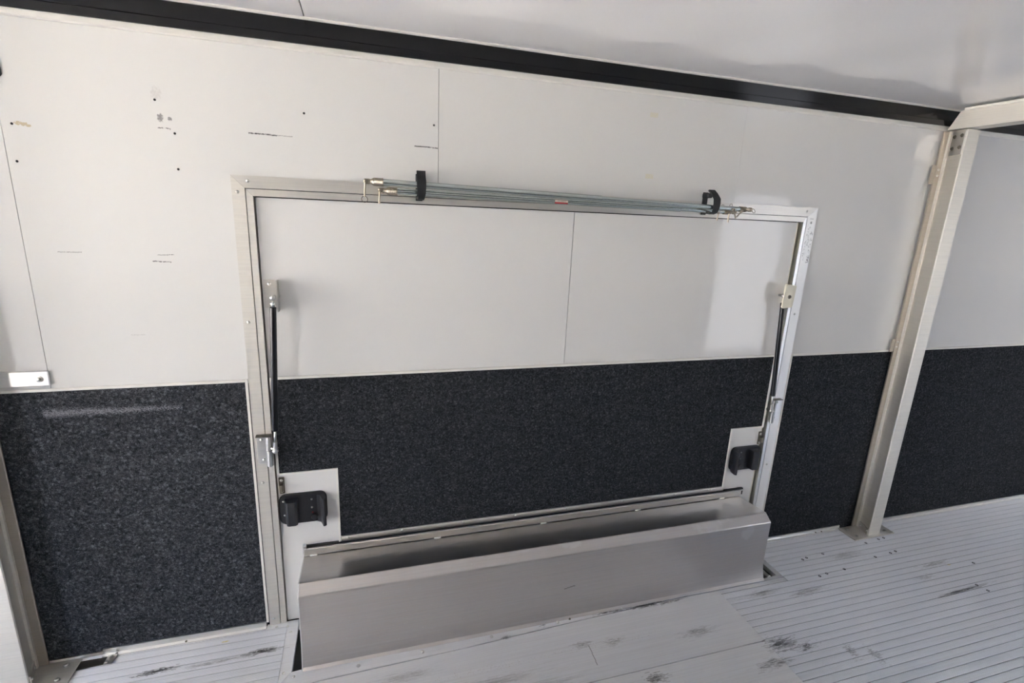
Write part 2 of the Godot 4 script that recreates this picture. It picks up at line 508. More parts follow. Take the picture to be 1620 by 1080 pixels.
func shell() -> void:
	# floor: ribbed planks, smooth plates round the box, dark pan beneath
	var f := thing("floor", "ribbed aluminium trailer floor with dark scuffs and smooth plates around the box", "floor", Vector3.ZERO, "", "structure")
	planar(-1.3, 3.3, 0.0, 1.0, Vector3(1, 0, 0), Vector3(0, 0, -1))
	uv_v = Vector3(0, 0, 1); uv_o.y = 0.0
	part_box("subfloor", f, M.dark, X0, X1, -0.10, -0.02, -0.04, ZF + 0.05, 0.0)
	var w := 0.032
	var prof := PackedVector2Array()
	prof.append(Vector2(0.0012, -0.02))
	prof.append(Vector2(0.0012, -0.0012))
	for k in 8:
		prof.append(Vector2(0.0022 + k * 0.0036 + 0.0006, 0.0))
		prof.append(Vector2(0.0022 + k * 0.0036 + 0.0024, 0.0))
		if k < 7: prof.append(Vector2(0.0022 + k * 0.0036 + 0.0033, -0.0011))
	prof.append(Vector2(w - 0.0012, -0.0012))
	prof.append(Vector2(w - 0.0012, -0.02))
	for k in 42:
		var z := -0.0064 + w * k
		var spans := [[X0, -0.313]]
		spans.append([1.876 if z < 0.28 else 1.5034, X1])
		for s: Array in spans:
			var st := mb()
			prism(st, prof, Vector3(s[0], 0, z), Vector3(0, 0, 1), Vector3.UP, Vector3(s[1] - s[0], 0, 0))
			obj("floor_plank", st, M.floor_rib, f)
	part_box("floor_plate", f, M.floor_plate, X0, X1, -0.02, 0.0, 1.34, ZF, 0.0)
	var pl := func(outline: Array, y0: float, y1: float) -> Node:
		var st := mb()
		prism(st, poly(outline), Vector3(0, y0, 0), Vector3.RIGHT, Vector3(0, 0, 1), Vector3(0, y1 - y0, 0))
		return obj("floor_plate", st, M.floor_plate, f)
	pl.call([-0.311, 0.292, -0.272, 0.247, -0.232, 0.244, 1.80, 0.243, 1.872, 0.243, 1.872, 0.258, 1.26, 0.2575, 0.78, 0.273, 0.35, 0.292, -0.1, 0.303, -0.29, 0.308], -0.02, 0.003)
	pl.call([-0.311, 0.310, -0.1, 0.3055, 0.35, 0.2945, 0.78, 0.2755, 1.26, 0.260, 1.872, 0.2605, 1.872, 0.2815, 1.503, 0.2815, 1.503, 0.5425, -0.311, 0.5425], -0.02, 0.0012)
	pl.call([-0.311, 0.545, 1.503, 0.545, 1.503, 1.339, -0.311, 1.339], -0.02, 0.0)
	pl.call([-0.311, 0.0, -0.271, 0.0, -0.271, 0.245, -0.311, 0.290], -0.02, 0.003)
	pl.call([-0.385, 0.0, -0.312, 0.0, -0.312, 0.026, -0.385, 0.026], -0.02, 0.002)
	pl.call([-0.270, 0.0, -0.236, 0.0, -0.236, 0.03, -0.270, 0.03], -0.02, 0.001)
	pl.call([1.846, 0.15, 1.873, 0.15, 1.873, 0.242, 1.846, 0.242], -0.02, 0.002)
	pl.call([1.77, 0.0, 1.873, 0.0, 1.873, 0.149, 1.77, 0.149], -0.02, 0.001)
	for p: Array in [[578, -0.045], [682, 0.185], [800, 0.452], [906, 0.73], [1008, 1.02], [1089, 1.32]]:
		rivet(f, Vector3(p[1], 0.003, lerpf(0.277, 0.249, (p[1] + 0.045) / 1.365)), Vector3.UP, 0.0072)
	rivet(f, Vector3(0.785, 0.003, 0.255), Vector3.UP, 0.006, M.steel_dark)
	for p: Array in [[-0.295, 0.06], [-0.298, 0.245], [-0.31, 0.028], [-0.262, 0.268], [-0.35, 0.02]]:
		rivet(f, Vector3(p[0], 0.003, p[1]), Vector3.UP, 0.0055)
	for p: Array in [[2.07, 0.175], [2.101, 0.168], [2.21, 0.163], [2.052, 0.292], [2.101, 0.286], [2.216, 0.281], [2.52, 0.145], [2.62, 0.135], [2.66, 0.132], [2.46, 0.245], [2.57, 0.24], [2.61, 0.235], [2.92, 0.4], [2.75, 0.52], [2.76, 0.56]]:
		var st := mb()
		lathe(st, Vector3(p[0], -0.001, p[1]), Vector3.UP, [Vector2(0.0065, 0), Vector2(0.0065, 0.0016), Vector2(0.0045, 0.0018), Vector2(0.003, 0.0006), Vector2(0, 0.0005)], 10)
		obj("screw", st, M.dark, f)

	# the wall in view
	var b := thing("wall_back", "white sheet-clad trailer wall with a charcoal carpet band along its foot", "wall", Vector3.ZERO, "", "structure")
	planar(-1.0, 1.6, 1.0, 2.06)
	part_box("core", b, M.dark, X0, X1, -0.10, 2.20, -0.10, -0.034, 0.0)
	var g := 0.0008
	sheet("panel", b, M.panel, [X0, 1.0, -0.934 - g, 1.0, -0.934 - g, 2.06, X0, 2.06], -0.033, 0.0)
	sheet("panel", b, M.panel_marked, [-0.934 + g, 1.0, -0.35, 1.0, -0.35, 1.66, 0.270 - g, 1.66, 0.270 - g, 2.06, -0.934 + g, 2.06], -0.033, 0.0)
	sheet("panel", b, M.panel_marked, [0.270 + g, 1.66, 1.4997, 1.66, 1.4997, 2.06, 0.270 + g, 2.06], -0.033, 0.0)
	sheet("panel", b, M.panel, [1.5003, 1.66, 1.91, 1.66, 1.91, 1.0, 2.72, 1.0, 2.72, 2.06, 1.5003, 2.06], -0.033, 0.0)
	sheet("panel", b, M.panel, [2.722, 1.0, X1, 1.0, X1, 2.06, 2.722, 2.06], -0.033, 0.0)
	# carpet kick panels with pale edge trims
	planar(-1.12, -0.37, 0.0, 1.02)
	sheet("carpet_panel", b, M.carpet_worn, [-1.12, 0.0, -0.386, 0.0, -0.386, 1.007, -1.12, 1.007], -0.033, 0.003, "charcoal carpet panel with a pale rubbed stripe")
	sheet("carpet_panel", b, M.carpet, [X0, 0.0, -1.121, 0.0, -1.121, 1.007, X0, 1.007], -0.033, 0.003)
	sheet("carpet_panel", b, M.carpet, [1.956, 0.0, 2.62, 0.0, 2.62, 1.010, 1.956, 1.010], -0.033, 0.003)
	sheet("carpet_panel", b, M.carpet, [2.621, 0.0, X1, 0.0, X1, 1.010, 2.621, 1.010], -0.033, 0.003)
	part_box("edge_trim", b, M.white_trim, X0, -0.3865, 1.0045, 1.0145, 0.0, 0.007, 0.002)
	sheet("edge_trim", b, M.white_trim, [-0.3865, 0.02, -0.3785, 0.02, -0.3785, 1.0145, -0.3865, 1.0145], 0.0, 0.007)
	part_box("edge_trim", b, M.white_trim, 1.9525, 2.60, 1.007, 1.017, 0.0, 0.007, 0.002)
	part_box("edge_trim", b, M.white_trim, 1.9445, 1.9520, 0.02, 1.017, 0.0, 0.007, 0.002)
	part_box("edge_trim", b, M.white_trim, 2.60, X1, 1.007, 1.017, 0.0, 0.007, 0.002)
	# white strip and black cove along the top
	var t := thing("trim_1", "glossy black cove rail between the wall and the ceiling", "trim", Vector3.ZERO, "", "structure")
	var st := mb()
	prism(st, poly([-0.06, 2.074, 0.013, 2.074, 0.014, 2.096, 0.010, 2.0985, -0.06, 2.0985]), Vector3(X0, 0, 0), Vector3(0, 0, 1), Vector3.UP, Vector3(X1 - X0, 0, 0))
	obj("lower_lip", st, M.black_gloss, t)
	st = mb()
	prism(st, poly([-0.06, 2.0987, 0.004, 2.0987, 0.004, 2.147, -0.06, 2.147]), Vector3(X0, 0, 0), Vector3(0, 0, 1), Vector3.UP, Vector3(X1 - X0, 0, 0))
	obj("upper_face", st, M.black_gloss, t)
	t = thing("trim_2", "narrow white strip under the black cove rail", "trim", Vector3.ZERO, "", "structure")
	st = mb()
	prism(st, poly([0.0, 2.055, 0.005, 2.055, 0.008, 2.059, 0.008, 2.0735, 0.0, 2.0735]), Vector3(X0, 0, 0), Vector3(0, 0, 1), Vector3.UP, Vector3(X1 - X0, 0, 0))
	obj("strip", st, M.white_trim, t)
	# ceiling: two glossy sheets, gently bowed between their fixings
	var c := thing("ceiling", "glossy white ceiling sheets with a gentle ripple", "ceiling", Vector3.ZERO, "", "structure")
	for span: Array in [[X0, -0.1395, 44], [-0.1362, X1, 140]]:
		st = mb()
		st.set_smooth_group(1)
		var nz := 36
		var nx: int = span[2]
		var hgt := func(i: int, j: int) -> Vector3:
			var x := lerpf(span[0], span[1], float(i) / nx)
			var z := -0.05 + (ZF + 0.08) * j / nz
			var edge := smoothstep(0.0, 0.25, z)
			return Vector3(x, YC + edge * (0.0016 * sin(x * 7.3 + z * 2.1) + 0.0011 * sin(x * 12.7 - z * 6.0 + 1.0) + 0.0010 * sin(z * 9.0 + x * 3.0)), z)
		for i in nx:
			for j in nz:
				quad(st, hgt.call(i, j), hgt.call(i + 1, j), hgt.call(i + 1, j + 1), hgt.call(i, j + 1))
		st.set_smooth_group(-1)
		bx(st, span[0], span[1], YC + 0.006, YC + 0.03, -0.05, ZF + 0.03)
		obj("ceiling_sheet", st, M.ceiling, c)
	part_box("roof_deck", c, M.dark, X0 - 0.06, X1 + 0.06, YC + 0.032, YC + 0.08, -0.10, ZF + 0.06, 0.0)
	st = mb()
	prism(st, poly([-0.02, YC + 0.001, -0.02, YC - 0.006, 0.008, YC - 0.006, 0.013, YC - 0.003, 0.014, YC + 0.001]), Vector3(X0, 0, 0), Vector3(0, 0, 1), Vector3.UP, Vector3(X1 - X0, 0, 0))
	obj("edge_bead", st, M.white_trim, c)
	# the other walls, with the two openings the daylight comes through
	var o := thing("wall_front", "white wall opposite, with two open doorways to the daylight", "wall", Vector3.ZERO, "", "structure")
	uv_u = Vector3.ZERO; uv_v = Vector3.ZERO
	for r: Array in [[X0, LX0, -0.1, 2.2], [LX0, LX1, -0.1, 0.02], [LX0, LX1, LY1, 2.2], [LX1, RX0, -0.1, 2.2], [RX0, RX1, -0.1, 0.02], [RX0, RX1, RY1, 2.2], [RX1, X1, -0.1, 2.2]]:
		part_box("panel", o, M.panel_far, r[0], r[1], r[2], r[3], ZF, ZF + 0.05, 0.0)
	for r: Array in [[X0, LX0], [LX1, RX0], [RX1, X1]]:
		part_box("carpet_panel", o, M.carpet, r[0], r[1], 0.0, 1.01, ZF - 0.006, ZF - 0.0005, 0.0)
	var e := thing("wall_right", "white far end wall of the trailer with an open doorway", "wall", Vector3.ZERO, "", "structure")
	for q: Array in [[-0.1, 1.75, -0.1, 2.2], [1.75, ZF - 0.1, 1.95, 2.2], [1.75, ZF - 0.1, -0.1, 0.0], [ZF - 0.1, ZF + 0.05, -0.1, 2.2]]:
		part_box("panel", e, M.panel_far, X1, X1 + 0.05, q[2], q[3], q[0], q[1], 0.0)
	var gr := thing("ground", "pale concrete yard around the trailer", "ground", Vector3(0, -0.75, 0), "", "structure")
	part_box("slab", gr, M.ground, -40, 40, -0.85, -0.75, -40, 40, 0.0)

func shed() -> void:     # what the side doorway looks out on
	var t := thing("shed", "grey metal shed standing in the yard beyond the side doorway", "shed", Vector3(6.5, -0.75, 6.5), "", "structure")
	part_box("wall", t, M.shed, 2.2, 14.0, -0.75, 3.4, 4.5, 9.0, 0.02)
	var st := mb()
	prism(st, poly([4.2, 3.38, 9.4, 3.38, 6.8, 4.3]), Vector3(1.9, 0, 0), Vector3(0, 0, 1), Vector3.UP, Vector3(12.4, 0, 0))
	obj("roof", st, M.shed, t)

const LX0 := -3.20
const LX1 := -2.80
const LY1 := 2.08
const RX0 := 3.42
const RX1 := 4.15
const RY1 := 1.88

func baseboards() -> void:
	var b := thing("baseboard_back", "bright aluminium angle along the foot of the carpeted wall", "baseboard", Vector3.ZERO, "", "structure")
	var ang := func(x0: float, x1: float, h: float, d: float) -> void:
		var st := mb()
		prism(st, poly([0.003, 0.0, d, 0.0, d, 0.004, 0.010, 0.0055, 0.0085, h, 0.003, h]), Vector3(x0, 0, 0), Vector3(0, 0, 1), Vector3.UP, Vector3(x1 - x0, 0, 0))
		obj("angle", st, M.alu_bright, b)
	ang.call(-0.924, -0.388, 0.024, 0.022)
	ang.call(-1.10, -0.9245, 0.014, 0.006)
	ang.call(1.955, 2.49, 0.020, 0.020)
	ang.call(2.69, X1, 0.018, 0.020)
	for x: float in [-0.88, -0.66]: rivet(b, Vector3(x, 0.006, 0.0165), Vector3(0, 1, 0.15).normalized(), 0.004, M.steel_dark)
	for x: float in [2.32, 2.36]: rivet(b, Vector3(x, 0.006, 0.015), Vector3(0, 1, 0.15).normalized(), 0.004, M.steel_dark)

# ---------------------------------------------------------------- the hatch door and its frame
func door() -> void:
	var t := thing("trim_3", "riveted aluminium frame around the hatch door", "door frame", Vector3.ZERO, "", "structure")
	var bot := 0.0
	var rail := func(outline: Array, m: Material) -> Node: return sheet("frame_rail", t, m, outline, -0.033, 0.005)
	rail.call([-0.376, 1.684, 1.942, 1.684, 1.892, 1.646, -0.338, 1.646], M.alu)
	rail.call([-0.376, bot, -0.376, 1.6835, -0.3383, 1.6455, -0.3383, bot], M.alu_post)
	planar(1.892, 1.942, 0.0, 1.684)
	rail.call([1.942, 0.06, 1.942, 1.6835, 1.8934, 1.6462, 1.8934, 0.06], M.rail_chipped)
	uv_u = Vector3.ZERO; uv_v = Vector3.ZERO
	var jamb := func(outline: Array, m: Material) -> Node: return sheet("inner_rail", t, m, outline, -0.033, 0.0035)
	jamb.call([-0.3360, 1.6437, 1.8900, 1.6437, 1.8760, 1.6225, -0.3165, 1.6225], M.alu)
	jamb.call([-0.3360, bot, -0.3360, 1.6430, -0.3165, 1.6220, -0.3165, bot], M.alu_post)
	jamb.call([1.8905, 0.06, 1.8905, 1.6430, 1.8755, 1.6220, 1.8755, 0.06], M.alu_bright)
	for p: Array in [[-0.328, 1.668], [-0.360, 1.633], [-0.360, 1.215], [-0.358, 0.62], [-0.360, 0.03], [1.884, 1.668], [1.917, 1.621], [1.917, 1.211], [1.915, 0.45]]:
		rivet(t, Vector3(p[0], p[1], 0.005), Vector3(0, 0, 1), 0.0055)
	var d := thing("door_1", "white hatch door with a carpeted lower half and two black latches", "door", Vector3(0.78, 0, 0), "", "structure")
	var zd := -0.010
	var g := 0.0011
	planar(-1.0, 1.6, -1.0, 0.9)
	sheet("door_panel", d, M.panel, [-0.3125, 0.0, 0.793 - g, 0.0, 0.793 - g, 1.619, -0.3125, 1.619], -0.033, zd)
	sheet("door_panel", d, M.panel, [0.793 + g, 0.0, 1.858, 0.0, 1.858, 1.619, 0.793 + g, 1.619], -0.033, zd)
	part_box("edge_trim", d, M.cream, 1.8582, 1.8615, 0.06, 1.619, -0.033, zd + 0.001, 0.0)
	sheet("carpet_panel", d, M.carpet, [-0.303, 0.646, -0.303, 1.007, 1.853, 1.007, 1.853, 0.656, 1.674, 0.656, 1.674, 0.353, -0.100, 0.353, -0.100, 0.646], zd, zd + 0.005)
	var tr := func(outline: Array) -> void: sheet("edge_trim", d, M.white_trim, outline, zd, zd + 0.009)
	tr.call([-0.311, 1.007, 1.861, 1.007, 1.861, 1.0155, -0.311, 1.0155])
	tr.call([-0.311, 0.638, -0.303, 0.646, -0.303, 1.0065, -0.311, 1.0065])
	tr.call([-0.3025, 0.6385, -0.108, 0.6385, -0.1005, 0.6455, -0.3025, 0.6455])
	tr.call([-0.1075, 0.326, -0.100, 0.326, -0.100, 0.6455, -0.1075, 0.638])
	tr.call([1.853, 0.656, 1.861, 0.649, 1.861, 1.0065, 1.853, 1.0065])
	tr.call([1.682, 0.649, 1.8605, 0.649, 1.853, 0.6555, 1.6745, 0.6555])
	tr.call([1.674, 0.326, 1.6815, 0.326, 1.6815, 0.6485, 1.674, 0.656])
	# riveted strip and slotted rail along the bottom of the carpet
	part_box("bottom_strip", d, M.alu_bright, -0.0985, 1.673, 0.331, 0.353, zd, 0.002, 0.0015)
	for p: Array in [[-0.073], [0.135], [0.385], [0.615], [0.85], [1.13], [1.40], [1.60]]:
		rivet(d, Vector3(p[0], 0.3455, 0.002), Vector3(0, 0, 1), 0.0045)
	part_box("seal_rail", d, M.alu_bright, -0.236, 1.80, 0.3205, 0.3235, zd, 0.008, 0.001)
	part_box("seal", d, M.rubber, -0.24, 1.80, 0.295, 0.3305, zd, 0.001, 0.001)
	# latches
	latch(d, -0.228, 0.495, 1.0)
	latch(d, 1.782, 0.493, -1.0)
	for p: Array in [[-0.298, 0.595, 1.0], [1.853, 0.592, -1.0]]:
		var st := mb()
		bx(st, p[0] - 0.010, p[0] + 0.010, p[1] - 0.034, p[1] + 0.034, zd, zd + 0.006, 0.003)
		bx(st, p[0] - 0.006, p[0] + 0.006, p[1] - 0.016, p[1] + 0.010, zd + 0.005, zd + 0.026, 0.002)
		var s := obj("strike_plate", st, M.steel_dark, d)
		for dy: float in [-0.022, 0.022]: rivet(s, Vector3(p[0], p[1] + dy, zd + 0.006), Vector3(0, 0, 1), 0.0055)
		org = d.position
	part_box("slot_cap", d, M.dark, 1.765, 1.79, 0.322, 0.331, zd, zd + 0.002, 0.0)

func latch(d: Node, cx: float, cy: float, s: float) -> void:
	var zb := -0.010
	var o := Vector3(cx, cy, zb)
	var u := Vector3(s, 0, 0)
	# rounded plate
	var out := PackedVector2Array()
	for q: Array in [[0.058, -0.036, -PI / 2], [0.058, 0.036, 0.0], [-0.058, 0.036, PI / 2], [-0.058, -0.036, PI]]:
		for k in 6: out.append(Vector2(q[0], q[1]) + Vector2.from_angle(q[2] + k * PI / 10) * 0.026)
	var st := mb()
	prism(st, out, o, u, Vector3.UP, Vector3(0, 0, 0.007))
	var small := PackedVector2Array()
	for v in out: small.append(v * Vector2(0.955, 0.94))
	prism(st, small, o + Vector3(0, 0, 0.007), u, Vector3.UP, Vector3(0, 0, 0.0025))
	var base := obj("latch", st, M.black_plastic, d, "black paddle latch plate")
	# square grip on the hinge side
	st = mb()
	prism(st, poly([-0.064, 0.0, -0.056, 0.030, -0.050, 0.034, -0.026, 0.034, -0.020, 0.028, -0.018, 0.0]), o + Vector3(0, -0.050, 0.009), u, Vector3(0, 0, 1), Vector3(0, 0.096, 0))
	obj("grip", st, M.black_plastic, base)
	# flared wall of the finger cup
	st = mb()
	var cup := PackedVector2Array()
	for q: Array in [[0.046, 0.0], [0.060, 0.010], [0.066, 0.026], [0.070, 0.040], [0.076, 0.042], [0.082, 0.036], [0.080, 0.016], [0.076, 0.0]]: cup.append(Vector2(q[0], q[1]))
	prism(st, cup, o + Vector3(0, -0.062, 0.008), u, Vector3(0, 0, 1), Vector3(0, 0.114, 0))
	obj("finger_cup", st, M.black_plastic, base)
	st = mb()
	rod(st, o + Vector3(s * 0.040, -0.034, 0.009), o + Vector3(s * 0.036, -0.034, 0.024), 0.012, 14, 0.002)
	obj("lock_barrel", st, M.black_plastic, base)
	if s > 0:
		st = mb()
		bx(st, cx + 0.029, cx + 0.034, cy - 0.0235, cy - 0.0185, zb + 0.009, zb + 0.0105, 0.0)
		obj("lock_mark", st, M.red, base)
	for p: Array in [[-0.068, 0.036], [-0.066, -0.022], [0.030, 0.034], [0.030, 0.000]]:
		rivet(base, o + Vector3(s * p[0], p[1], 0.0095), Vector3(0, 0, 1), 0.0042)
	org = (d as Node3D).position

# ---------------------------------------------------------------- box over the wheel
func wheel_box() -> void:
	var x0 := -0.233
	var x1 := 1.762
	var t := thing("wheel_box", "long bent aluminium wheel box cover on the floor below the hatch door", "box", Vector3((x0 + x1) / 2, 0, 0))
	uv_u = Vector3(1.0 / 2.03, 0, 0); uv_v = Vector3(0, -1.0 / 0.55, 0.9 / 0.55); uv_o = Vector2(0.25 / 2.03, 0.45)
	var front := [Vector2(0.0215, 0.3015), Vector2(0.195, 0.321), Vector2(0.233, 0.2935)]
	for k in 9:                       # the foot of the face sweeps outward
		var q := k / 8.0
		front.append(Vector2(0.2325 + 0.0155 * q * q, 0.100 - 0.088 * q))
	front.append(Vector2(0.2580, 0.0045))
	var back := [Vector2(0.2560, 0.0032), Vector2(0.244, 0.0105), Vector2(0.2285, 0.098), Vector2(0.229, 0.2915), Vector2(0.193, 0.3175), Vector2(0.0215, 0.298)]
	var pr := PackedVector2Array()
	for i in front.size():
		var v: Vector2 = front[i]
		if i in [1, 2]:      # bends have a radius
			var a: Vector2 = (front[i - 1] - v).normalized() * 0.004
			var b: Vector2 = (front[i + 1] - v).normalized() * 0.004
			for k in 4:
				var q := k / 3.0
				pr.append((v + a) * (1 - q) * (1 - q) + v * 2 * q * (1 - q) + (v + b) * q * q)
		else: pr.append(v)
	for v: Vector2 in back: pr.append(v)
	var st := mb()
	prism(st, pr, Vector3(x0, 0, 0), Vector3(0, 0, 1), Vector3.UP, Vector3(x1 - x0, 0, 0))
	obj("cover_sheet", st, M.box_metal, t)
	part_box("back_flange", t, M.alu, x0, x1 + 0.01, 0.304, 0.330, 0.0175, 0.0215, 0.001)
	# ends
	for x: float in [x0 + 0.001, x1 - 0.0035]:
		st = mb()
		prism(st, poly([0.0185, 0.297, 0.193, 0.317, 0.2285, 0.291, 0.228, 0.098, 0.238, 0.035, 0.238, 0.0, 0.0185, 0.0]), Vector3(x, 0, 0), Vector3(0, 0, 1), Vector3.UP, Vector3(0.0025, 0, 0))
		obj("end_plate", st, M.alu, t)
	# flange of the ends, turned outward a little and dented
	st = mb()
	var pts := [Vector2(0.004, 0.345), Vector2(0.024, 0.300), Vector2(0.198, 0.323), Vector2(0.236, 0.292), Vector2(0.2355, 0.10), Vector2(0.253, 0.004)]
	for i in pts.size() - 1:
		var a: Vector2 = pts[i]
		var b: Vector2 = pts[i + 1]
		var d := Vector3(-0.0035, 0, 0)
		var A := Vector3(x0, a.y, a.x)
		var B := Vector3(x0, b.y, b.x)
		var iA := A - Vector3(0, 0.010, 0.010)
		var iB := B - Vector3(0, 0.010, 0.010)
		quad(st, A, A + d, B + d, B)
		quad(st, A + d, iA + d, iB + d, B + d)
		quad(st, iA, A, B, iB)
	obj("end_lip", st, M.alu_bright, t)
	st = mb()
	bx(st, x0 - 0.004, x0 + 0.008, 0.300, 0.345, 0.004, 0.021, 0.001)
	obj("corner_bracket", st, M.alu_bright, t)
	for x: float in [-0.20, 0.275, 0.735, 1.20, 1.66]:
		st = mb()
		bx(st, x - 0.014, x + 0.014, 0.3005, 0.3065, 0.0195, 0.0265, 0.0018)
		obj("weld_tack", st, M.white_trim, t)
	uv_u = Vector3.ZERO; uv_v = Vector3.ZERO

# ---------------------------------------------------------------- posts and beam
func post(at: float, s: float, label: String) -> void:       # at: x of the flange edge; s: +1 when the post stands to its right
	var t := thing("upright_post", label, "post", Vector3(at, 0, 0), "uprights along the wall")
	var X := Vector3(s, 0, 0)
	var o := Vector3(at, 0, 0)
	var st := mb()
	prism(st, poly([0.0265, 0.0078, 0.0265, 0.0255, 0.028, 0.0265, 0.0335, 0.0275, 0.009, 0.101, 0.0115, 0.1045, 0.086, 0.1045, 0.0885, 0.1015, 0.0885, 0.0078]), o + Vector3(0, 0.006, 0), X, Vector3(0, 0, 1), Vector3(0, 2.045, 0))
	obj("channel", st, M.alu_post, t)
	st = mb()
	prism(st, poly([0.0, 0.0078, 0.0, 0.013, 0.002, 0.015, 0.026, 0.0165, 0.026, 0.0078]), o + Vector3(0, 0.0068, 0), X, Vector3(0, 0, 1), Vector3(0, 2.044, 0))
	obj("wall_flange", st, M.alu_dull, t)
	var plate := func(called: String, q: Array, y0: float, y1: float) -> Node:
		var p := mb()
		prism(p, poly(q), o + Vector3(0, y0, 0), X, Vector3(0, 0, 1), Vector3(0, y1 - y0, 0))
		return obj(called, p, M.alu_post, t)
	var bp: Node = plate.call("base_plate", [-0.098, 0.012, 0.18, 0.012, 0.18, 0.118, -0.098, 0.118], 0.0005, 0.0065)
	for z: float in [0.034, 0.094]:
		bolt(bp, Vector3(at - s * 0.060, 0.0065, z), Vector3.UP, 0.0075)
		bolt(bp, Vector3(at + s * 0.140, 0.0065, z), Vector3.UP, 0.0075)
	# foot and top gussets against the slanted cheek, then the wall brackets
	var ck := Vector3(0.0735, 0, 0.0245).normalized()        # outward from the cheek
	ck = Vector3(-ck.x * s, 0, ck.z * -1.0)
	var cheek := func(y0: float, y1: float, u0: float, u1: float, called: String) -> Node:
		var a := o + X * 0.0335 + Vector3(0, 0, 0.0275)
		var b := o + X * 0.009 + Vector3(0, 0, 0.101)
		var p := mb()
		prism(p, poly([u0, y0, u1, y0, u1, y1, u0, y1]), a, b - a, Vector3.UP, ck * 0.0045)
		return obj(called, p, M.alu, t)
	var gs: Node = cheek.call(1.945, 2.044, 0.10, 0.98, "gusset_plate")
	for q: Array in [[0.28, 2.024], [0.80, 2.026], [0.28, 1.974], [0.80, 1.976]]:
		var a := o + X * lerpf(0.0335, 0.009, q[0]) + Vector3(0, q[1], lerpf(0.0275, 0.101, q[0]))
		bolt(gs, a + ck * 0.0045, ck, 0.006, M.steel_dark)
	var ft: Node = cheek.call(0.0067, 0.042, 0.02, 0.95, "foot_plate")
	for q: float in [0.2, 0.85]:
		rivet(ft, o + X * lerpf(0.0335, 0.009, q) + Vector3(0, 0.026, lerpf(0.0275, 0.101, q)) + ck * 0.0045, ck, 0.006)
	for y: Array in [[1.875, 0.055], [1.050, 0.042]]:
		var p := mb()
		bx(p, minf(at - s * 0.022, at + s * 0.002), maxf(at - s * 0.022, at + s * 0.002), y[0] - y[1], y[0] + y[1] * 0.55, 0.0078, 0.0125, 0.001)
		var br := obj("wall_bracket", p, M.alu_dull, t)
		for k: float in [-0.012, 0.014]:
			rivet(br, Vector3(at + s * 0.013, y[0] + k - 0.004, 0.016), Vector3(0, 0, 1), 0.006)

func beam() -> void:
	var t := thing("roof_beam", "aluminium roof cross beam meeting the top of the upright post", "beam", Vector3(2.625, 2.055, 0))
	var st := mb()
	prism(st, poly([0.016, 2.056, 0.056, 2.130, ZF - 0.02, 2.130, ZF - 0.02, 2.056]), Vector3(2.586, 0, 0), Vector3(0, 0, 1), Vector3.UP, Vector3(0.080, 0, 0))
	obj("tube", st, M.alu_post, t)
	st = mb()
	bx(st, 2.580, 2.672, 2.1305, 2.142, 0.07, ZF - 0.02, 0.003)
	obj("sealant_strip", st, M.white_trim, t)

# ---------------------------------------------------------------- rods, clips, struts, small things
func pin(parent: Node, top: Vector3, lean: Vector3, l: float, ringed: bool) -> void:
	var st := mb()
	var d := (Vector3.DOWN + lean).normalized()
	rod(st, top, top + d * l, 0.0032, 10, 0.001)
	ball(st, top, 0.0062)
	var p := obj("pin", st, M.nickel, parent)
	if ringed:
		st = mb()
		wire(st, ring_points(top + d * (l + 0.008), Vector3(0.25, 0.1, 1), 0.0098), 0.0011, true)
		obj("pull_ring", st, M.steel_dark, p)

